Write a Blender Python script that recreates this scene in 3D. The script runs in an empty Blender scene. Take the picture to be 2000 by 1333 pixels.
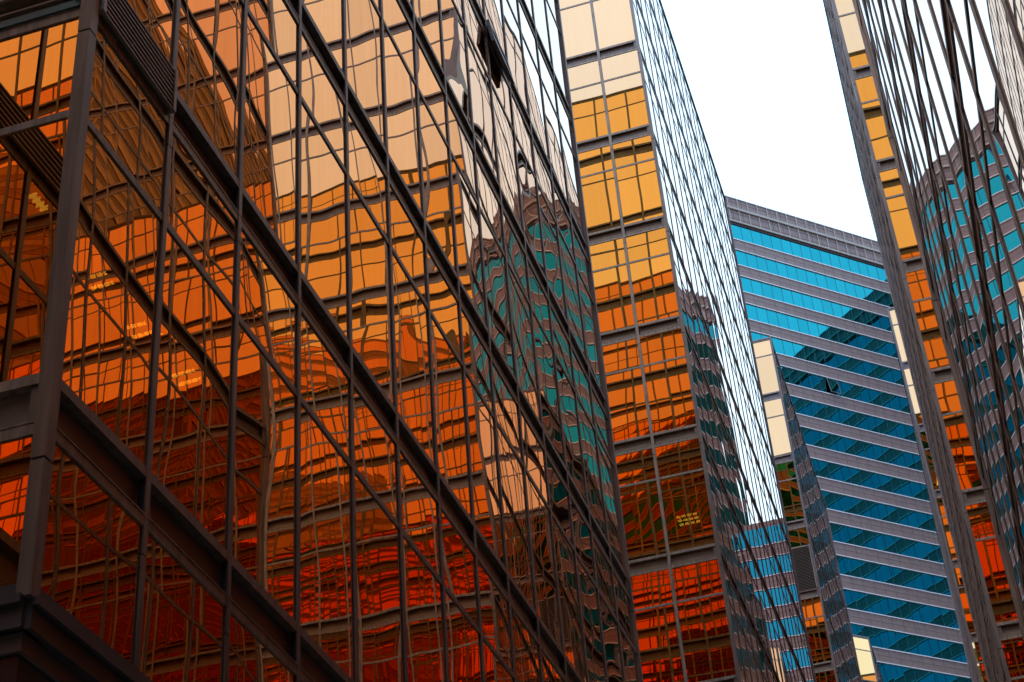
import bpy, math, random
from mathutils import Vector, Matrix

random.seed(7)
scene = bpy.context.scene
C = scene.collection
A = 5.0            # one street unit = 5 m (distance from the eye to the left row of towers)
EYE = 1.6          # eye height above the pavement

# ------------------------------------------------------------------ camera
RIGHT = Vector((0.29643227, -0.95247648, -0.0701175))
DOWN = Vector((0.53966368, 0.22762317, -0.81052502))
FWD = Vector((0.78796638, 0.2024259, 0.58149182))
FOCAL = 3330.29 / 2000.0
cam = bpy.data.cameras.new("camera")
cam.sensor_width = 36.0
cam.lens = FOCAL * 36.0
cam.clip_start = 0.05
cam.clip_end = 3000.0
cam_ob = bpy.data.objects.new("camera", cam)
C.objects.link(cam_ob)
m = Matrix.Identity(4)
for i in range(3):
    m[i][0] = RIGHT[i]; m[i][1] = -DOWN[i]; m[i][2] = -FWD[i]
m[0][3], m[1][3], m[2][3] = 0.0, 0.0, EYE
cam_ob.matrix_world = m
scene.camera = cam_ob

# ------------------------------------------------------------------ sky and sun (bright overcast)
SUN_EL, SUN_AZ = math.radians(66), math.radians(165)      # azimuth measured from the street axis (+X)
world = bpy.data.worlds.new("World")
scene.world = world
world.use_nodes = True
wn, wl = world.node_tree.nodes, world.node_tree.links
wn.clear()
w_out = wn.new('ShaderNodeOutputWorld')
w_bg = wn.new('ShaderNodeBackground')
w_bg.inputs['Strength'].default_value = 0.1
w_sky = wn.new('ShaderNodeTexSky')
w_sky.sky_type = 'NISHITA'
w_sky.sun_disc = False
w_sky.sun_elevation = SUN_EL
w_sky.sun_rotation = math.pi / 2 - SUN_AZ
w_sky.dust_density = 3.0
# cloud layer: an even bright deck, whiter down the street and thinner, bluer behind the viewer
w_tc = wn.new('ShaderNodeTexCoord')
w_dot = wn.new('ShaderNodeVectorMath'); w_dot.operation = 'DOT_PRODUCT'
w_dot.inputs[1].default_value = (0.9, -0.44, 0.0)
w_map = wn.new('ShaderNodeMapRange')
w_map.inputs['From Min'].default_value = -0.9
w_map.inputs['From Max'].default_value = 0.9
w_deck = wn.new('ShaderNodeMix'); w_deck.data_type = 'RGBA'
w_deck.inputs['A'].default_value = (11.0, 17.4, 36.5, 1)
w_deck.inputs['B'].default_value = (13.2, 22.5, 30.0, 1)
w_mix = wn.new('ShaderNodeMix'); w_mix.data_type = 'RGBA'
w_mix.inputs['Factor'].default_value = 0.9
wl.new(w_tc.outputs['Generated'], w_dot.inputs[0])
wl.new(w_dot.outputs['Value'], w_map.inputs['Value'])
wl.new(w_map.outputs['Result'], w_deck.inputs['Factor'])
wl.new(w_sky.outputs['Color'], w_mix.inputs['A'])
wl.new(w_deck.outputs['Result'], w_mix.inputs['B'])
wl.new(w_mix.outputs['Result'], w_bg.inputs['Color'])
wl.new(w_bg.outputs['Background'], w_out.inputs['Surface'])

sun = bpy.data.lights.new("sun", 'SUN')
sun.energy = 1.5
sun.angle = math.radians(14)
sun.color = (1.0, 0.96, 0.9)
sun_ob = bpy.data.objects.new("sun", sun)
C.objects.link(sun_ob)
sd = Vector((math.cos(SUN_EL) * math.cos(SUN_AZ), math.cos(SUN_EL) * math.sin(SUN_AZ), math.sin(SUN_EL)))
sun_ob.rotation_euler = sd.to_track_quat('Z', 'Y').to_euler()
sun_ob.location = sd * 200

scene.view_settings.view_transform = 'Standard'
scene.view_settings.look = 'None'
scene.view_settings.exposure = 0.0
scene.view_settings.gamma = 1.0
cy = scene.cycles
cy.max_bounces = 18
cy.glossy_bounces = 18
cy.diffuse_bounces = 3
cy.transparent_max_bounces = 10
cy.caustics_reflective = True
cy.sample_clamp_indirect = 4.0
cy.blur_glossy = 0.0
cy.use_denoising = True

# ------------------------------------------------------------------ materials
def new_mat(name):
    mt = bpy.data.materials.new(name)
    mt.use_nodes = True
    n = mt.node_tree.nodes
    n.clear()
    return mt, n, mt.node_tree.links

def N(nodes, t, **kw):
    n = nodes.new(t)
    for k, v in kw.items():
        setattr(n, k, v)
    return n

def tilt_normal(n, l, pillow, noise, scale, jitter):
    """Slightly uneven glass: each pane (uv 0..1, own random numbers) bulges, ripples and sits a hair off true."""
    geo = N(n, 'ShaderNodeNewGeometry')
    up = N(n, 'ShaderNodeCombineXYZ'); up.inputs[2].default_value = 1.0
    tan = N(n, 'ShaderNodeVectorMath', operation='CROSS_PRODUCT')
    l.new(up.outputs[0], tan.inputs[0]); l.new(geo.outputs['Normal'], tan.inputs[1])
    uv = N(n, 'ShaderNodeUVMap'); uv.uv_map = 'pane'
    suv = N(n, 'ShaderNodeSeparateXYZ'); l.new(uv.outputs[0], suv.inputs[0])
    rnd = N(n, 'ShaderNodeAttribute'); rnd.attribute_name = 'rnd'
    srn = N(n, 'ShaderNodeSeparateXYZ'); l.new(rnd.outputs['Vector'], srn.inputs[0])
    off = N(n, 'ShaderNodeVectorMath', operation='SCALE'); off.inputs['Scale'].default_value = 137.0
    l.new(rnd.outputs['Vector'], off.inputs[0])
    pos = N(n, 'ShaderNodeVectorMath', operation='ADD')
    l.new(geo.outputs['Position'], pos.inputs[0]); l.new(off.outputs[0], pos.inputs[1])
    nz = N(n, 'ShaderNodeTexNoise'); nz.inputs['Scale'].default_value = scale; nz.inputs['Detail'].default_value = 1.2
    nz.inputs['Roughness'].default_value = 0.35
    l.new(pos.outputs[0], nz.inputs['Vector'])
    snz = N(n, 'ShaderNodeSeparateXYZ'); l.new(nz.outputs['Color'], snz.inputs[0])
    def M(op, a, b, c=None):
        q = N(n, 'ShaderNodeMath', operation=op)
        for i, v in enumerate((a, b) if c is None else (a, b, c)):
            if isinstance(v, (int, float)): q.inputs[i].default_value = v
            else: l.new(v, q.inputs[i])
        return q.outputs[0]
    def comp(axis, k):
        c = M('SUBTRACT', suv.outputs[axis], 0.5)
        # pillow strength differs from pane to pane
        pw = M('MULTIPLY_ADD', srn.outputs[2], 1.5 * pillow, -0.4 * pillow)
        c3 = M('MULTIPLY', c, M('MULTIPLY_ADD', M('MULTIPLY', c, c), 4.0, 1.0))
        a = M('MULTIPLY', c3, pw)
        b = M('MULTIPLY', M('SUBTRACT', snz.outputs[axis], 0.5), noise)
        j = M('MULTIPLY', M('SUBTRACT', srn.outputs[axis], 0.5), jitter)
        return M('ADD', M('ADD', a, b), j)
    tx, tz = comp(0, 1), comp(1, 1)
    v1 = N(n, 'ShaderNodeVectorMath', operation='SCALE'); l.new(tan.outputs[0], v1.inputs[0]); l.new(tx, v1.inputs['Scale'])
    v2 = N(n, 'ShaderNodeVectorMath', operation='SCALE'); l.new(up.outputs[0], v2.inputs[0]); l.new(tz, v2.inputs['Scale'])
    s1 = N(n, 'ShaderNodeVectorMath', operation='ADD'); l.new(geo.outputs['Normal'], s1.inputs[0]); l.new(v1.outputs[0], s1.inputs[1])
    s2 = N(n, 'ShaderNodeVectorMath', operation='ADD'); l.new(s1.outputs[0], s2.inputs[0]); l.new(v2.outputs[0], s2.inputs[1])
    nn = N(n, 'ShaderNodeVectorMath', operation='NORMALIZE'); l.new(s2.outputs[0], nn.inputs[0])
    return nn.outputs[0], geo

def mirror_glass(name, tint, graze, power, see, see_tint, pillow, noise, scale, jitter, dirt=0.06):
    """Coated reflective glass: tinted mirror that turns neutral at grazing angles, with a little see-through."""
    mt, n, l = new_mat(name)
    nrm, geo = tilt_normal(n, l, pillow, noise, scale, jitter)
    # grazing factor from the true face angle
    dt = N(n, 'ShaderNodeVectorMath', operation='DOT_PRODUCT')
    l.new(geo.outputs['Incoming'], dt.inputs[0]); l.new(nrm, dt.inputs[1])
    ab = N(n, 'ShaderNodeMath', operation='ABSOLUTE'); l.new(dt.outputs['Value'], ab.inputs[0])
    om = N(n, 'ShaderNodeMath', operation='SUBTRACT'); om.inputs[0].default_value = 1.0; l.new(ab.outputs[0], om.inputs[1])
    pw = N(n, 'ShaderNodeMath', operation='POWER'); l.new(om.outputs[0], pw.inputs[0]); pw.inputs[1].default_value = power
    # rain streaks dull the coating a little
    mp = N(n, 'ShaderNodeMapping'); mp.inputs['Scale'].default_value = (9.0, 9.0, 0.5)
    l.new(geo.outputs['Position'], mp.inputs['Vector'])
    dn = N(n, 'ShaderNodeTexNoise'); dn.inputs['Scale'].default_value = 1.0; dn.inputs['Detail'].default_value = 4.0
    l.new(mp.outputs[0], dn.inputs['Vector'])
    dm = N(n, 'ShaderNodeMapRange'); dm.inputs['From Min'].default_value = 0.35; dm.inputs['From Max'].default_value = 0.7
    dm.inputs['To Min'].default_value = 1.0 + dirt * 0.3; dm.inputs['To Max'].default_value = 1.0 - dirt
    l.new(dn.outputs['Fac'], dm.inputs['Value'])
    pr = N(n, 'ShaderNodeAttribute'); pr.attribute_name = 'rnd'
    ps = N(n, 'ShaderNodeSeparateXYZ'); l.new(pr.outputs['Vector'], ps.inputs[0])
    pv = N(n, 'ShaderNodeMapRange'); pv.inputs['To Min'].default_value = 0.94; pv.inputs['To Max'].default_value = 1.05
    l.new(ps.outputs[1], pv.inputs['Value'])
    pm = N(n, 'ShaderNodeMath', operation='MULTIPLY'); l.new(dm.outputs['Result'], pm.inputs[0]); l.new(pv.outputs['Result'], pm.inputs[1])
    cm = N(n, 'ShaderNodeMix', data_type='RGBA')
    cm.inputs['A'].default_value = (*tint, 1); cm.inputs['B'].default_value = (*graze, 1)
    l.new(pw.outputs[0], cm.inputs['Factor'])
    cs = N(n, 'ShaderNodeVectorMath', operation='SCALE'); l.new(cm.outputs['Result'], cs.inputs[0]); l.new(pm.outputs[0], cs.inputs['Scale'])
    g = N(n, 'ShaderNodeBsdfGlossy'); g.inputs['Roughness'].default_value = 0.0
    l.new(cs.outputs[0], g.inputs['Color']); l.new(nrm, g.inputs['Normal'])
    out = N(n, 'ShaderNodeOutputMaterial')
    if see > 0:
        tr = N(n, 'ShaderNodeBsdfTransparent'); tr.inputs['Color'].default_value = (*see_tint, 1)
        mx = N(n, 'ShaderNodeMixShader')
        sf = N(n, 'ShaderNodeMath', operation='MULTIPLY_ADD'); l.new(pw.outputs[0], sf.inputs[0])
        sf.inputs[1].default_value = -see; sf.inputs[2].default_value = see; sf.use_clamp = True
        l.new(sf.outputs[0], mx.inputs[0])
        l.new(g.outputs[0], mx.inputs[1]); l.new(tr.outputs[0], mx.inputs[2]); l.new(mx.outputs[0], out.inputs['Surface'])
    else:
        l.new(g.outputs[0], out.inputs['Surface'])
    return mt

def plain(name, col, rough=0.5, metal=0.0, var=0.25, vscale=(3, 3, 3), bump=0.0, spec=0.5):
    mt, n, l = new_mat(name)
    p = N(n, 'ShaderNodeBsdfPrincipled')
    p.inputs['Roughness'].default_value = rough
    p.inputs['Metallic'].default_value = metal
    p.inputs['Specular IOR Level'].default_value = spec
    geo = N(n, 'ShaderNodeNewGeometry')
    mp = N(n, 'ShaderNodeMapping'); mp.inputs['Scale'].default_value = vscale
    l.new(geo.outputs['Position'], mp.inputs['Vector'])
    nz = N(n, 'ShaderNodeTexNoise'); nz.inputs['Scale'].default_value = 1.0; nz.inputs['Detail'].default_value = 6.0
    l.new(mp.outputs[0], nz.inputs['Vector'])
    mr = N(n, 'ShaderNodeMapRange'); mr.inputs['From Min'].default_value = 0.3; mr.inputs['From Max'].default_value = 0.7
    mr.inputs['To Min'].default_value = 1 - var; mr.inputs['To Max'].default_value = 1 + var
    l.new(nz.outputs['Fac'], mr.inputs['Value'])
    cc = N(n, 'ShaderNodeVectorMath', operation='SCALE'); cc.inputs[0].default_value = col
    l.new(mr.outputs['Result'], cc.inputs['Scale']); l.new(cc.outputs[0], p.inputs['Base Color'])
    if bump > 0:
        b = N(n, 'ShaderNodeBump'); b.inputs['Strength'].default_value = bump; b.inputs['Distance'].default_value = 0.01
        l.new(nz.outputs['Fac'], b.inputs['Height']); l.new(b.outputs[0], p.inputs['Normal'])
    out = N(n, 'ShaderNodeOutputMaterial'); l.new(p.outputs[0], out.inputs['Surface'])
    return mt

def glow(name, col, strength):
    mt, n, l = new_mat(name)
    e = N(n, 'ShaderNodeEmission'); e.inputs['Color'].default_value = (*col, 1); e.inputs['Strength'].default_value = strength
    out = N(n, 'ShaderNodeOutputMaterial'); l.new(e.outputs[0], out.inputs['Surface'])
    return mt

GOLD_ARGS = ((0.90, 0.445, 0.145), (0.86, 0.70, 0.64), 2.5, 0.05, (1.0, 0.62, 0.12))
GOLD = mirror_glass('gold_glass', *GOLD_ARGS, 0.006, 0.006, 0.4, 0.0013, 0.03)
GOLD_NEAR = mirror_glass('gold_rippled_glass', *GOLD_ARGS, 0.010, 0.012, 0.75, 0.002, 0.05)
GOLD_END = mirror_glass('gold_end_glass', *GOLD_ARGS, 0.013, 0.007, 0.5, 0.0018, 0.022)
TEAL = mirror_glass('teal_glass', (0.014, 0.222, 0.228), (0.80, 0.90, 0.85), 6.5, 0.0, (1, 1, 1), 0.004, 0.006, 0.6, 0.008, 0.05)
FRAME = plain('bronze_anodised_metal', (0.145, 0.105, 0.076), 0.42, 0.15, 0.38, (14, 14, 1.2), 0.0)
FRAME_WORN_LIT = plain('weathered_skylit_bronze', (0.235, 0.172, 0.118), 0.5, 0.1, 0.42, (16, 16, 2.2), 0.25)  # worn bronze, also lightened for the sky light on the end faces
WEB_WORN_LIT = plain('weathered_skylit_sheet', (0.18, 0.126, 0.084), 0.55, 0.05, 0.2, (2, 2, 2))  # worn web sheet, its colour raised too for sky light on the ends
WEB = plain('bronze_spandrel_sheet', (0.125, 0.088, 0.066), 0.5, 0.05, 0.15, (2, 2, 2))  # bronze sheet with the shade of the beam recess darkened into its colour
LEDGE = plain('dark_bronze_ledge', (0.05, 0.042, 0.038), 0.5, 0.1, 0.2, (3, 3, 3))
JOINT = plain('black_sealant', (0.012, 0.011, 0.011), 0.7)
STONE = plain('mauve_grey_stone', (0.235, 0.127, 0.083), 0.6, 0, 0.12, (1.5, 1.5, 1.5))
SILVER = mirror_glass('silver_glass', (0.36, 0.35, 0.34), (0.9, 0.9, 0.9), 5.0, 0.0, (1, 1, 1), 0.004, 0.005, 0.5, 0.006)
SMOKE = mirror_glass('smoked_glass', (0.12, 0.11, 0.085), (0.7, 0.7, 0.7), 6.0, 0.0, (1, 1, 1), 0.004, 0.005, 0.5, 0.006)
BROWN = plain('brown_stone', (0.15, 0.125, 0.10), 0.7, 0, 0.15, (0.6, 0.6, 0.6))
PALE = plain('pale_stone', (0.42, 0.39, 0.35), 0.7, 0, 0.12, (0.6, 0.6, 0.6))
GROOVE = plain('stone_joint', (0.09, 0.055, 0.042), 0.8)
SILL = plain('pale_aluminium', (0.75, 0.62, 0.52), 0.4, 0.0, 0.06)
RAIL = plain('beige_metal_rail', (0.36, 0.26, 0.17), 0.5, 0, 0.1)
DARK = plain('dark_interior', (0.012, 0.010, 0.008), 0.9)
LOUVRE = plain('louvre_blade', (0.26, 0.19, 0.14), 0.45, 0.2, 0.15)
PODGLASS = plain('smoked_podium_glass', (0.02, 0.028, 0.028), 0.08, 0, 0.2, (1, 1, 1), 0, 0.8)
ROOF = plain('grey_roofing', (0.2, 0.2, 0.2), 0.8)
PAVE = plain('granite_paving', (0.16, 0.15, 0.14), 0.75, 0, 0.2, (4, 4, 4))
DIMLAMP = glow('dim_fluorescent_tube', (1.0, 0.80, 0.32), 5.0)
LAMP = glow('fluorescent_tube', (1.0, 0.86, 0.45), 16.0)
TEALPANEL = plain('teal_flashing', (0.02, 0.10, 0.11), 0.4)

# ------------------------------------------------------------------ mesh helpers
class MB:
    def __init__(self):
        self.v, self.f, self.mi, self.uv, self.rn = [], [], [], [], []
    def quad(self, pts, mat=0, uv=None, rnd=(0.5, 0.5, 0.5)):
        b = len(self.v)
        self.v += [tuple(p) for p in pts]
        self.f.append(tuple(range(b, b + len(pts))))
        self.mi.append(mat)
        self.uv.append(uv or [(0, 0), (1, 0), (1, 1), (0, 1)][:len(pts)])
        self.rn.append(rnd)
    def box(self, fr, s, o, z, mat=0):
        """fr = facade frame; s along it, o outwards, z up (ranges)."""
        P = [fr.at(s[i], o[j], z[k]) for k in (0, 1) for j in (0, 1) for i in (0, 1)]
        F = [(0, 1, 3, 2), (4, 6, 7, 5), (0, 4, 5, 1), (2, 3, 7, 6), (0, 2, 6, 4), (1, 5, 7, 3)]
        for q in F:
            pts = [P[i] for i in q]
            c = sum((Vector(p) for p in P), Vector()) / 8
            nn = (Vector(pts[1]) - Vector(pts[0])).cross(Vector(pts[2]) - Vector(pts[1]))
            if nn.dot(Vector(pts[0]) - c) < 0: pts.reverse()
            self.quad(pts, mat)
    def prism(self, pts2, z0, z1, mat=0):
        n = len(pts2)
        a = sum(pts2[i][0] * pts2[(i + 1) % n][1] - pts2[(i + 1) % n][0] * pts2[i][1] for i in range(n))
        if a < 0: pts2 = pts2[::-1]
        lo = [(x, y, z0) for x, y in pts2]; hi = [(x, y, z1) for x, y in pts2]
        self.poly(lo[::-1], mat); self.poly(hi, mat)
        for i in range(n):
            j = (i + 1) % n
            self.quad([lo[i], lo[j], hi[j], hi[i]], mat)
    def poly(self, pts, mat=0):
        b = len(self.v); self.v += pts; self.f.append(tuple(range(b, b + len(pts))))
        self.mi.append(mat); self.uv.append([(0, 0)] * len(pts)); self.rn.append((0.5, 0.5, 0.5))
    def build(self, name, mats, parent=None, glass=False):
        o3 = parent_world(parent)
        me = bpy.data.meshes.new(name)
        me.from_pydata([(x - o3[0], y - o3[1], z - o3[2]) for x, y, z in self.v], [], self.f)
        for mt in (mats if isinstance(mats, (list, tuple)) else [mats]): me.materials.append(mt)
        me.polygons.foreach_set('material_index', self.mi)
        if glass:
            uvl = me.uv_layers.new(name='pane')
            flat = [c for poly in self.uv for co in poly for c in co]
            uvl.data.foreach_set('uv', flat)
            at = me.attributes.new('rnd', 'FLOAT_VECTOR', 'FACE')
            at.data.foreach_set('vector', [c for r in self.rn for c in r])
        me.update()
        ob = bpy.data.objects.new(name, me)
        C.objects.link(ob)
        if parent is not None:
            ob.parent = parent
        return ob

WORLD_AT = {}
def parent_world(p):
    return (0, 0, 0) if p is None else WORLD_AT[p.name]

def thing(name, label, cat, loc, group=None):
    o = bpy.data.objects.new(name, None)
    o.empty_display_size = 0.5
    C.objects.link(o)
    o.location = loc
    o['label'] = label; o['category'] = cat
    if group: o['group'] = group
    WORLD_AT[o.name] = tuple(loc)
    return o

class Frame:
    """A vertical facade plane: origin, direction along it, outward normal (all in plan)."""
    def __init__(self, o, t, n):
        self.o, self.t, self.n = o, t, n
    def at(self, s, out, z):
        return (self.o[0] + self.t[0] * s + self.n[0] * out, self.o[1] + self.t[1] * s + self.n[1] * out, z)

def glass_quad(mb, fr, s0, s1, z0, z1, out=0.0, mat=0, lean=0.0):
    pts = [fr.at(s0, out, z0), fr.at(s1, out, z0), fr.at(s1, out + lean, z1), fr.at(s0, out + lean, z1)]
    uv = [(0, 0), (1, 0), (1, 1), (0, 1)]
    nn = (Vector(pts[1]) - Vector(pts[0])).cross(Vector(pts[2]) - Vector(pts[1]))
    if nn.x * fr.n[0] + nn.y * fr.n[1] < 0:
        pts = [pts[1], pts[0], pts[3], pts[2]]
    mb.quad(pts, mat, uv, (random.random(), random.random(), random.random()))

def screen(p):
    d = Vector((p[0], p[1], p[2] - EYE))
    z = d.dot(FWD)
    if z < 0.1: return None
    return (0.5 + FOCAL * d.dot(RIGHT) / z, 0.33325 + FOCAL * d.dot(DOWN) / z)

def area_in_view(pts):
    q = [screen(p) for p in pts]
    if any(a is None for a in q): return 0.0
    cx = sum(a[0] for a in q) / 4; cyy = sum(a[1] for a in q) / 4
    q2 = [(min(max(a[0], 0), 1), min(max(a[1], 0), 0.6665)) for a in q]
    return abs(sum(q2[i][0] * q2[(i + 1) % 4][1] - q2[(i + 1) % 4][0] * q2[i][1] for i in range(4))) / 2

# ------------------------------------------------------------------ gold tower
Z0, FH, SPH, TRH = 1.26375 * A + EYE, 0.736562 * A, 0.09205 * A, 0.28793 * A
ZBASE = 0.965 * A + EYE
ZROOF = 10.028 * A + EYE
NF = 12                                     # spandrel levels 0 .. 11, the roof trim closes the last storey
MW, MO = 0.084, 0.020                       # mullion width and how far it stands proud

def levels():
    """(pane bottom, pane top, kind, storey) from the bottom up; beams and transoms at the gaps"""
    rows = []
    prev = ZBASE
    for k in range(NF + 1):
        top = Z0 + k * FH
        bot = top - SPH if k < NF else ZROOF - 0.16
        tr = (top if k < NF else Z0 + NF * FH) - TRH
        if tr > prev + 0.3:
            rows.append((prev, tr, 'tall', k)); rows.append((tr, bot, 'short', k))
        else:
            rows.append((prev, bot, 'short', k))
        prev = top
    return rows
ROWS = levels()

def facade(root, fr, n, w, panes, vis=(0, 99), skip=(), louvres=(), mull_ends=False, mw=MW, mo=MO, glass=None):
    """n bays of width w from fr.o; collects panes, builds mullions, beams, transoms under root."""
    L = n * w
    fm, wm = (FRAME_WORN_LIT, WEB_WORN_LIT) if glass is GOLD_END else (FRAME, WEB)
    # glass
    for i in range(n):
        for (z0, z1, kind, k) in ROWS:
            if (i, k, kind) in skip: continue
            a = 0.0
            if vis[0] <= i < vis[1]:
                a = area_in_view([fr.at(i * w, 0, z0), fr.at((i + 1) * w, 0, z0), fr.at((i + 1) * w, 0, z1), fr.at(i * w, 0, z1)])
            panes.append((a, fr, i * w, (i + 1) * w, z0, z1, glass or GOLD))
    # spandrel beams: recessed dark web between two projecting trims
    for k in range(NF):
        top = Z0 + k * FH
        bot = top - SPH
        mb = MB()
        mb.box(fr, (0, L), (-0.14, mo - 0.004), (top - 0.080, top))
        mb.box(fr, (0, L), (-0.14, mo - 0.004), (bot, bot + 0.085))
        mb.box(fr, (0, L), (0.0, mo + 0.001), (bot + 0.085, bot + 0.098))
        mb.box(fr, (0, L), (-0.13, -0.055), (bot + 0.085, top - 0.085), 1)
        mb.build('spandrel_beam', [fm, wm], root)
    # transoms
    for (z0, z1, kind, k) in ROWS:
        if kind == 'tall':
            mb = MB(); mb.box(fr, (0, L), (-0.05, mo - 0.006), (z1 - 0.033, z1 + 0.033)); mb.build('transom', fm, root)
    # mullions in storey lengths with a dark joint just under each beam
    for i in range(0 if mull_ends else 1, n + 1 if mull_ends else n):
        mb = MB(); s = i * w
        za = ZBASE
        for k in range(NF + 1):
            zb = Z0 + k * FH - SPH - 0.22 if k < NF else ZROOF - 0.02
            mb.box(fr, (s - mw / 2, s + mw / 2), (-0.08, mo), (za, zb))
            mb.box(fr, (s - mw / 2 - 0.006, s - mw / 2), (-0.04, 0.006), (za, zb), 1)
            mb.box(fr, (s + mw / 2, s + mw / 2 + 0.006), (-0.04, 0.006), (za, zb), 1)
            if k < NF: mb.box(fr, (s - mw / 2 + 0.004, s + mw / 2 - 0.004), (-0.04, mo - 0.007), (zb, zb + 0.014), 1)
            za = zb + 0.014
        mb.build('mullion', [fm, JOINT], root)
    # roof trim
    mb = MB()
    mb.box(fr, (0, L), (-0.3, 0.022), (ZROOF - 0.16, ZROOF - 0.075))
    mb.box(fr, (0, L), (-0.3, 0.045), (ZROOF - 0.075, ZROOF))
    mb.build('parapet', fm, root)
    # base ledge and fascia
    mb = MB()
    mb.box(fr, (0, L), (-0.2, 0.018), (ZBASE - 0.10, ZBASE))
    mb.box(fr, (0, L), (-0.2, 0.075), (ZBASE - 0.155, ZBASE - 0.10))
    mb.box(fr, (0, L), (-0.2, 0.040), (ZBASE - 0.30, ZBASE - 0.155), 1)
    mb.build('base_ledge', [LEDGE, LEDGE], root)

def corner_post(root, x, y, r=0.050):
    mb = MB(); fr = Frame((x, y), (1, 0), (0, 1))
    za = ZBASE - 0.11
    for k in range(NF + 1):
        zb = Z0 + k * FH - SPH - 0.22 if k < NF else ZROOF + 0.01
        mb.box(fr, (-r, r), (-r, r), (za, zb))
        if k < NF: mb.box(fr, (-r + 0.012, r - 0.012), (-r + 0.012, r - 0.012), (zb, zb + 0.018), 1)
        za = zb + 0.018
    return mb.build('corner_post', [FRAME, JOINT], root)

def finish_panes(root, panes, most=100):
    panes.sort(key=lambda p: -p[0])
    ind = [p for p in panes[:most] if p[0] > 0]
    rest = panes[len(ind):]
    for (a, fr, s0, s1, z0, z1, gm) in ind:
        mb = MB(); glass_quad(mb, fr, s0, s1, z0, z1); mb.build('window_pane', gm, root, True)
    if rest:
        mb = MB()
        for (a, fr, s0, s1, z0, z1, gm) in rest: glass_quad(mb, fr, s0, s1, z0, z1, mat=[GOLD, GOLD_END, GOLD_NEAR].index(gm))
        o = mb.build('window_pane', [GOLD, GOLD_END, GOLD_NEAR], root, True)
        o['kind'] = 'stuff'

def shell(root, poly):
    """dark core behind the glass, roof deck, podium wall; poly = plan outline"""
    cx = sum(p[0] for p in poly) / len(poly); cyy = sum(p[1] for p in poly) / len(poly)
    def inset(d):
        n = len(poly); out = []
        ar = sum(poly[i][0] * poly[(i + 1) % n][1] - poly[(i + 1) % n][0] * poly[i][1] for i in range(n))
        sg = 1 if ar > 0 else -1
        for i in range(n):
            p0, p1, p2 = Vector(poly[i - 1]), Vector(poly[i]), Vector(poly[(i + 1) % n])
            e1 = (p1 - p0).normalized(); e2 = (p2 - p1).normalized()
            n1 = Vector((-e1.y, e1.x)) * sg; n2 = Vector((-e2.y, e2.x)) * sg
            k = (n1 + n2) / (1 + n1.dot(n2))
            out.append(tuple(p1 + k * d))
        return out
    mb = MB(); mb.prism(inset(0.9), ZBASE, ZROOF - 0.6); mb.build('interior_core', DARK, root)
    mb = MB(); mb.prism(inset(0.3), ZROOF - 0.35, ZROOF - 0.2); mb.build('roof_deck', ROOF, root)
    mb = MB(); mb.prism(inset(0.02), ZBASE - 0.42, ZBASE - 0.301); mb.build('soffit', WEB, root)
    mb = MB(); mb.prism(inset(0.05), 0.0, ZBASE - 0.421)
    mb.build('podium_wall', PODGLASS, root)

def louvre(root, fr, s0, s1, z0, z1, step, out=0.0):
    mb = MB()
    mb.box(fr, (s0, s1), (-0.15, -0.12), (z0, z1), 1)
    z = z0 + step * 0.5
    while z < z1 - step * 0.3:
        a, b = fr.at(s0, out + 0.02, z - step * 0.2), fr.at(s1, out + 0.02, z - step * 0.2)
        c, d = fr.at(s1, out - 0.07, z + step * 0.25), fr.at(s0, out - 0.07, z + step * 0.25)
        mb.quad([a, b, c, d], 0)
        mb.box(fr, (s0, s1), (out - 0.005, out + 0.022), (z - step * 0.2 - 0.012, z - step * 0.2), 0)
        z += step
    for q in ((s0, s0 + 0.04), (s1 - 0.04, s1)):
        mb.box(fr, q, (-0.12, out + 0.03), (z0, z1), 0)
    return mb.build('louvre_panel', [LOUVRE, JOINT], root)

def lamp_bank(root, x, y, z, n, dx, dy, length, along, mat=None):
    """fluorescent fittings under a ceiling: n tubes, dx/dy between them, each in short lit sections"""
    ax, ay = along
    for i in range(n):
        mb = MB(); cxx, cyy = x + dx * i, y + dy * i
        fr = Frame((cxx, cyy), (ax, ay), (-ay, ax))
        for q in range(4):
            mb.box(fr, (q * length / 4 + 0.02, (q + 1) * length / 4 - 0.02), (-0.03, 0.03), (z, z + 0.04))
        mb.build('ceiling_light', mat or LAMP, root)

def vent_window(root, fr, s0, s1, z0, z1, lean, side_mat=None):
    """top-hung window pushed open: frame with a glass face, hinged along its top edge"""
    h = z1 - z0
    c, s = math.cos(lean), math.sin(lean)
    T = lambda ss, o, d: fr.at(ss, 0.06 + d * s + o * c, z1 - d * c + o * s)
    mb = MB()
    def slab(sa, sb, da, db, oa, ob, mat):
        P = [T(sx, o, d) for d in (da, db) for o in (oa, ob) for sx in (sa, sb)]
        ctr = sum((Vector(p) for p in P), Vector()) / 8
        for q in [(0, 1, 3, 2), (4, 6, 7, 5), (0, 4, 5, 1), (2, 3, 7, 6), (0, 2, 6, 4), (1, 5, 7, 3)]:
            pts = [P[i] for i in q]
            nn = (Vector(pts[1]) - Vector(pts[0])).cross(Vector(pts[2]) - Vector(pts[1]))
            if nn.dot(Vector(pts[0]) - ctr) < 0: pts.reverse()
            mb.quad(pts, mat)
    e = 0.07
    slab(s0, s1, 0, e, -0.03, 0.03, 0); slab(s0, s1, h - e, h, -0.03, 0.03, 0)
    slab(s0, s0 + e, e, h - e, -0.03, 0.03, 0); slab(s1 - e, s1, e, h - e, -0.03, 0.03, 0)
    slab(s0 + e, s1 - e, e, h - e, -0.012, 0.012, 1)
    return mb.build('open_window', [FRAME, side_mat or WEB], root)

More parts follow.
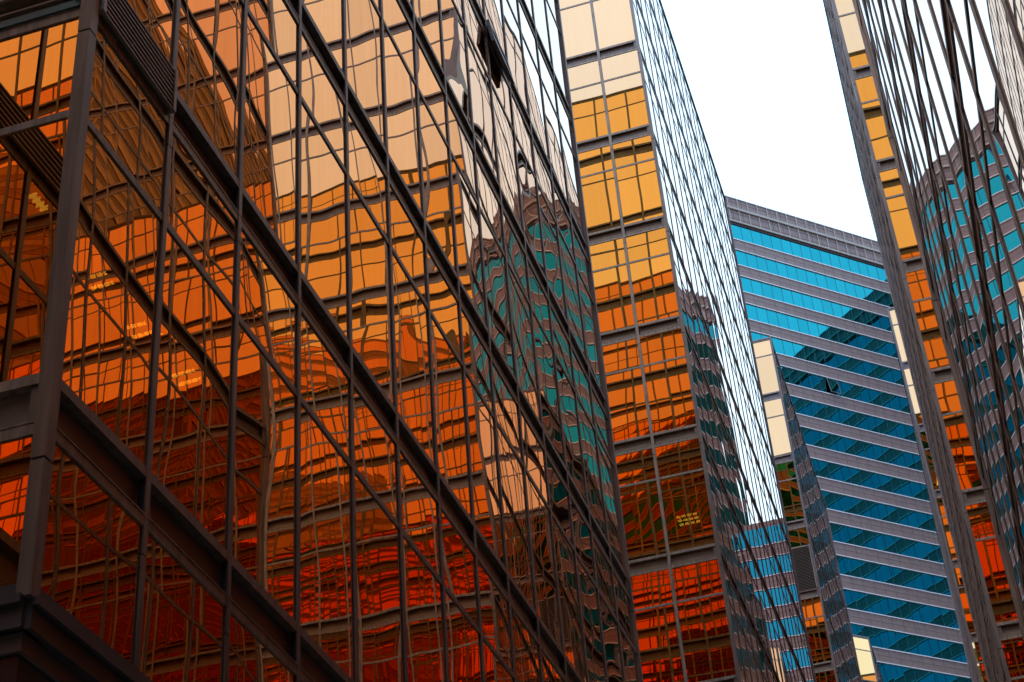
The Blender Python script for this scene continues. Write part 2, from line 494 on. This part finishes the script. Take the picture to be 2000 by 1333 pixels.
def gold_tower(label, x0, x1, plane, side, n, depth_n, wd, vis_long=(0, 99), vis_front=(0, 0), group='gold mirror glass towers', skip_front=(), skip_long=(), mo=0.016, long_glass=None):
    """Rectangular tower: long face on the street line y=plane, facing the street; side=+1 left row, -1 right row."""
    root = thing('gold_tower', label, 'tower', ((x0 + x1) / 2, plane + side * depth_n * wd / 2, 0), group)
    w = (x1 - x0) / n
    panes = []
    long_f = Frame((x0, plane), (1, 0), (0, -side))
    front = Frame((x0, plane), (0, side), (-1, 0))
    back = Frame((x1, plane), (0, side), (1, 0))
    D = depth_n * wd
    far = Frame((x0, plane + side * D), (1, 0), (0, side))
    facade(root, long_f, n, w, panes, vis_long, skip_long, mw=0.06, mo=mo, glass=long_glass)
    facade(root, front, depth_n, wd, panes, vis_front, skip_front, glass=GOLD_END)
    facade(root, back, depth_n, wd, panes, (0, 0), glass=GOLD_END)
    facade(root, far, n, w, panes, (0, 0))
    for x in (x0, x1):
        for y in (plane, plane + side * D): corner_post(root, x, y)
    finish_panes(root, panes)
    shell(root, [(x0, plane), (x1, plane), (x1, plane + side * D), (x0, plane + side * D)])
    return root, long_f, front, back, w

def chamfer_tower(label, xc, x1, plane, side, ch, n, depth_n, wd, vis_long, vis_ch, mo=0.016):
    """Tower whose street corner facing the viewer is cut at 45 degrees (chamfer length ch)."""
    c = ch / math.sqrt(2)
    D = depth_n * wd
    root = thing('gold_tower', label, 'tower', ((xc + x1) / 2, plane + side * D / 2, 0), 'gold mirror glass towers')
    w = (x1 - xc) / n
    panes = []
    p1 = (xc - c, plane + side * c)
    long_f = Frame((xc, plane), (1, 0), (0, -side))
    cham = Frame((xc, plane), (-math.sqrt(.5), side * math.sqrt(.5)), (-math.sqrt(.5), -side * math.sqrt(.5)))
    nd = max(1, round((D - c) / wd)); wf = (D - c) / nd
    front = Frame(p1, (0, side), (-1, 0))
    back = Frame((x1, plane), (0, side), (1, 0))
    facade(root, long_f, n, w, panes, vis_long, mw=0.06, mo=mo)
    facade(root, cham, 2, ch / 2, panes, vis_ch)
    facade(root, front, nd, wf, panes, (0, 0))
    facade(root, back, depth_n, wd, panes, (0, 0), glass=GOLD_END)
    for q in ((xc, plane), p1, (xc - c, plane + side * D), (x1, plane), (x1, plane + side * D)): corner_post(root, *q)
    finish_panes(root, panes)
    shell(root, [(xc, plane), (x1, plane), (x1, plane + side * D), (xc - c, plane + side * D), p1])
    return root

WP = 0.26122 * A
YL, YR = 1.0 * A, -0.22776 * A
XA0 = 1.547 * A
# --- left row
tA, A_long, A_front, A_back, wA = gold_tower(
    'nearest gold glass tower with dark bronze mullions filling the left half',
    XA0, XA0 + 14 * WP, YL, 1, 14, 28, WP, (0, 14), (0, 1), mo=0.02, long_glass=GOLD_NEAR)
tB, B_long, B_front, B_back, wB = gold_tower(
    'second gold tower on the left with a cream to orange end two panes wide',
    7.83 * A, (7.83 + 4.3735) * A, YL + 0.06, 1, 17, 28, WP, (0, 17), (0, 2))
tC, C_long, C_front, C_back, wC = gold_tower(
    'third gold tower on the left with a narrow louvred end against teal windows',
    14.56 * A, 18.31 * A, YL + 0.06, 1, 14, 28, WP, (0, 14), (0, 2), skip_front=((0, 9, 'tall'),))
tE = chamfer_tower(
    'farthest left gold tower, its cut corner of cream panes at the bottom edge',
    22.22 * A, 26.0 * A, YL + 0.06, 1, 0.62 * A, 14, 14, WP, (0, 14), (0, 1))
# recessed tower beside the nearest one (seen only in its end glass)
tK, K_long, _, _, _ = gold_tower(
    'gold tower set back left of the nearest corner post, seen mirrored in its end panes',
    -2.4 * A, XA0 - 0.09, YL + WP + 0.02, 1, 15, 26, WP, (0, 0), (0, 0))
# --- right row
tF, F_long, F_front, F_back, wF = gold_tower(
    'glancing gold tower on the right edge with black bars crossing mirrored teal bands',
    0.43 * A, 4.868 * A, YR, -1, 17, 28, WP, (0, 17), (0, 0), mo=0.016)
tD, D_long, D_front, D_back, wD = gold_tower(
    'gold tower showing one column of orange panes behind a grey corner post',
    7.815 * A, 12.4 * A, YR - 0.045, -1, 19, 28, WP, (0, 19), (0, 2))
tG, G_long, G_front, G_back, wG = gold_tower(
    'slim gold tower strip on the right with its cream top halfway up',
    14.54 * A, 20.6 * A, YR + 0.12, -1, 23, 28, WP, (0, 23), (0, 2))
tH = chamfer_tower(
    'farthest right gold tower, a thin cream sliver topping out near the bottom edge',
    21.95 * A, 25.7 * A, YR, -1, 0.62 * A, 14, 14, WP, (0, 14), (0, 1))
# --- behind the viewer, closing the passage
tP, _, _, _, _ = gold_tower('gold tower behind the viewer on the right hand side of the passage',
    -6.4 * A, -2.6 * A, YR, -1, 14, 28, WP, (0, 0), (0, 0))

# details on the nearest tower
zs1 = Z0 + FH                       # second spandrel level
louvre(tA, Frame((A_long.o[0], A_long.o[1]), A_long.t, A_long.n), 0.07, wA - 0.04, zs1 - SPH + 0.10, zs1 + 0.10, 0.052, 0.045)
louvre(tA, A_front, 0.07, wA - 0.03, zs1 - SPH + 0.17, zs1 + 0.55, 0.17, 0.03)
mb = MB(); mb.box(A_front, (0.07, wA - 0.03), (0.0, 0.035), (zs1 - SPH + 0.10, zs1 - SPH + 0.17)); mb.build('flashing', TEALPANEL, tA)
louvre(tK, K_long, 15 * (XA0 - 0.09 + 2.4 * A) / 15 - 2 * 1.31, 15 * (XA0 - 0.09 + 2.4 * A) / 15 - 0.05, zs1 - SPH + 0.10, zs1 + 0.1, 0.06, 0.04)
# pushed-open vent on the long face (fifth storey)
kv = Z0 + 4 * FH
vent_window(tA, A_long, 8.95 * wA, 9.8 * wA, kv - SPH - 0.16, kv - 0.10, math.radians(8))
# louvre bay on the third tower
for (z0, z1, kind, k) in ROWS:
    if kind == 'tall' and k == 9: louvre(tC, C_front, 0.06, WP - 0.03, z0, z1 - 0.04, 0.075, 0.02)
# lit ceilings
zc = 3.46 * A + EYE
for xx, nn in ((3.42, 2), (3.82, 2), (4.12, 2), (4.42, 2)):
    lamp_bank(tF, xx * A, YR - 0.35, zc, nn, 0.28, 0.0, 0.55, (0, -1))
lamp_bank(tA, XA0 + 0.22, YL + 0.46, 1.62 * A + EYE, 1, 0.2, 0, 0.20, (1, 0), DIMLAMP)
lamp_bank(tB, 7.83 * A + 0.35, 1.10 * A, 4.44 * A + EYE, 3, 0.22, 0.0, 0.6, (0, 1), DIMLAMP)

# ------------------------------------------------------------------ teal office block with stone bands
K = 34.0 * A
FB = 0.0229 * K
def teal_block(name, label, corner, direction, length, ztop, depth, pane_w, storeys, side_len=0.0, cornice=True, window_at=None, group=None, glass=None, stone=None):
    """Facade from corner along direction; outward normal to the left of travel is negative (faces the viewer)."""
    d = Vector(direction).normalized()
    n = Vector((d.y, -d.x))
    if n.dot(Vector((0, 0)) - Vector(corner)) < 0: n = -n
    fr = Frame(corner, tuple(d), tuple(n))
    glass = glass or TEAL; stone = stone or STONE; bar = TEALBAR if glass is TEAL else GROOVE
    root = thing(name, label, 'office block', (corner[0] + d.x * length / 2, corner[1] + d.y * length / 2, 0), group)
    def dress(fr, length):
        npan = max(1, round(length / pane_w)); pw = length / npan
        gt = ztop - 0.0243 * K if cornice else ztop - 0.0095 * K
        # cornice: two tiers of stone with ribs and rails, a dark soffit line below
        if cornice:
            mb = MB()
            zA, zB, zC = ztop, ztop - 0.0104 * K, ztop - 0.0222 * K
            mb.box(fr, (0, length), (-0.5, 0.10), (zB, zA - 0.12))
            mb.box(fr, (0, length), (-0.5, 0.10), (zC, zB - 0.0))
            mb.box(fr, (0, length), (0.10, 0.22), (zA - 0.12, zA), 3)
            mb.box(fr, (0, length), (0.10, 0.30), (zB - 0.16, zB + 0.16), 2)
            mb.box(fr, (0, length), (0.10, 0.26), (zC - 0.10, zC + 0.12), 2)
            mb.box(fr, (0, length), (-0.4, 0.04), (zC - 0.36, zC - 0.10), 1)
            mb.box(fr, (0, length), (0.101, 0.115), (zB + 1.05, zB + 1.10), 1)
            mb.box(fr, (0, length), (0.101, 0.115), (zC + 1.35, zC + 1.40), 1)
            mb.box(fr, (0, length), (0.101, 0.115), (zC + 0.45, zC + 0.50), 1)
            for i in range(npan + 1):
                s = min(i * pw, length - 0.05)
                mb.box(fr, (s - 0.05, s + 0.05), (0.10, 0.21), (zC + 0.12, zB - 0.16), 2)
                mb.box(fr, (s - 0.05, s + 0.05), (0.10, 0.21), (zB + 0.16, zA - 0.12), 2)
                if i % 4 in (2, 3): mb.box(fr, (s + pw * .4, s + pw * .4 + 0.04), (0.101, 0.114), (zC + 0.12, zA - 0.12), 1)
            mb.build('cornice', [stone, GROOVE, RAIL, SILL], root)
        for j in range(storeys):
            zt = gt - j * FB
            zb = zt - 0.0134 * K
            zn = zt - FB
            if zn < 4: break
            mb = MB()
            for i in range(npan):
                glass_quad(mb, fr, i * pw, (i + 1) * pw, zb, zt, -0.06)
            for i in range(npan + 1):
                s = i * pw
                mb.box(fr, (s - 0.018, s + 0.018), (-0.06, -0.035), (zb, zt), 1)
            mb.build('ribbon_window', [glass, bar], root, True)
            mb = MB()
            mb.box(fr, (0, length), (-0.5, 0.0), (zn + 0.07, zb - 0.07))
            mb.box(fr, (0, length), (-0.3, 0.09), (zb - 0.07, zb + 0.03), 2)
            mb.box(fr, (0, length), (-0.3, 0.07), (zn - 0.02, zn + 0.07), 2)
            zm = (zn + zb) / 2
            mb.box(fr, (0, length), (0.001, 0.006), (zm - 0.022, zm + 0.022), 1)
            for i in range(npan):
                mb.box(fr, (i * pw - 0.02, i * pw + 0.02), (0.002, 0.007), (zn + 0.07, zb - 0.07), 1)
            mb.build('stone_band', [stone, GROOVE, SILL], root)
    dress(fr, length)
    if side_len:
        fr2 = Frame(corner, tuple(-n), tuple(-d))
        dress(fr2, side_len)
        mb = MB(); mb.box(fr, (-0.12, 0.16), (-0.2, 0.12), (0, ztop - 0.13)); mb.build('corner_pier', stone, root)
    mb = MB()
    mb.box(fr, (0.6, length - 0.05), (-depth, -0.55), (0, ztop - 0.6))
    mb.build('rear_wall', stone, root)
    if window_at:
        s, j = window_at
        zt = gt_of(ztop) - j * FB
        vw = vent_window(root, fr, s, s + pane_w, zt - 0.0134 * K + 0.1, zt - 0.1, math.radians(8), TEAL)
    return root, fr
def gt_of(zt): return zt - 0.0243 * K
TEALBAR = plain('dark_teal_bar', (0.01, 0.06, 0.075), 0.4)

ZT = 0.7615 * K + EYE
cx0, cy0 = (34.0 - 0.986 * 4.6) * A, 4.6 * A
dB = Vector((0.7021, -0.7121)).normalized()
len_main = (4.6 + 0.66) * A / 0.7121
main, frM = teal_block('office_block', 'tall office block with bright teal ribbon windows between grey stone bands',
    (cx0, cy0), dB, len_main, ZT, 30.0, 0.0085 * K, 22, side_len=26.0, window_at=(16.4 * 0.0085 * K, 5))
# the wing that darkens the lower part of the main front: mirror image of what is seen in that glass
nB = Vector((-dB.y, dB.x)); nB = nB if nB.dot(Vector((-cx0, -cy0))) > 0 else -nB
def mirror(p):
    v = Vector(p) - Vector((cx0, cy0)); return Vector(p) - nB * (2 * v.dot(nB))
zr_ = ZT - EYE
q1 = mirror((zr_ / 0.7121, zr_ / 0.7121 * -0.0163)); q2 = mirror((zr_ / 0.6625, zr_ / 0.6625 * 0.0642))
dW = (q2 - q1).normalized()
startW = q1 - dW * ((-1.72 * A - q1.y) / -dW.y)
wing, frW = teal_block('office_block', 'second banded office block mirrored in the dark lower panes of the first one',
    tuple(startW), dW, 45.0, ZT, 12.0, 0.0085 * K, 22)
link, frL = teal_block('office_block', 'lower teal banded block mirrored in the white side of the second gold tower',
    (35.0 * A, -0.55 * A), Vector((0, -1)), 1.9 * A, 0.551 * 35 * A + EYE, 10.0, 0.0085 * K, 16, cornice=False)

# office slabs closing the side gaps between the towers (met in the glass)
for lab, c0, dr, ln, st in (
        ('banded office slab behind the left row of gold towers, mirrored in their lower panes', (-4.0 * A, 9.4 * A), Vector((1, 0)), 21 * A, 12),
        ('banded office slab behind the right row of gold towers, mirrored in their lower panes', (19.0 * A, -8.6 * A), Vector((-1, 0)), 23 * A, 11)):
    teal_block('office_block', lab, c0, dr, ln, 9.4 * A if st == 12 else 8.4 * A, 14.0, 0.0085 * K, st, glass=SMOKE, stone=BROWN)

# city blocks beyond, met only in the gold glass; the last is added to dim its sky
for lab, c0, dr, ln, zt, st, sl, gm, sm in (
        ('tall office block behind the viewer, a dark mass in the nearest mirror panes', (-5.0 * A, 11.0 * A), Vector((-1, 0)), 13 * A, 29 * A, 26, 25.0, SMOKE, PALE),
        ('office block far ahead on the left, hidden except in the lowest mirror panes', (23.0 * A, 21.0 * A), Vector((0.75, -0.66)), 14 * A, 24.6 * A, 16, 0.0, SMOKE, BROWN),
        ('long office block far behind the viewer, mirrored low in the end panes', (-20.0 * A, 14.0 * A), Vector((0, -1)), 28 * A, 21.7 * A, 12, 0.0, SMOKE, BROWN),
        ('gold glass block far ahead on the right, hidden except in the orange mirror panes', (34.6 * A, -9.0 * A), Vector((-0.46, -0.888)), 15 * A, 30.6 * A, 22, 0.0, GOLD_END, FRAME_WORN_LIT),
        ('added pale block behind the viewer on the right, dimming the sky in the far left end panes', (-13.5 * A, -10.5 * A), Vector((0.66, -0.75)), 7 * A, 23.0 * A, 16, 0.0, SILVER, PALE)):
    teal_block('office_block', lab, c0, dr, ln, zt, 14.0, 0.02 * K, st, side_len=sl, glass=gm, stone=sm, cornice=gm not in (SILVER, GOLD_END))

# ------------------------------------------------------------------ ground
mb = MB()
mb.quad([(-2500, -2500, 0), (2500, -2500, 0), (2500, 2500, 0), (-2500, 2500, 0)])
g = mb.build('ground', PAVE); g['kind'] = 'structure'
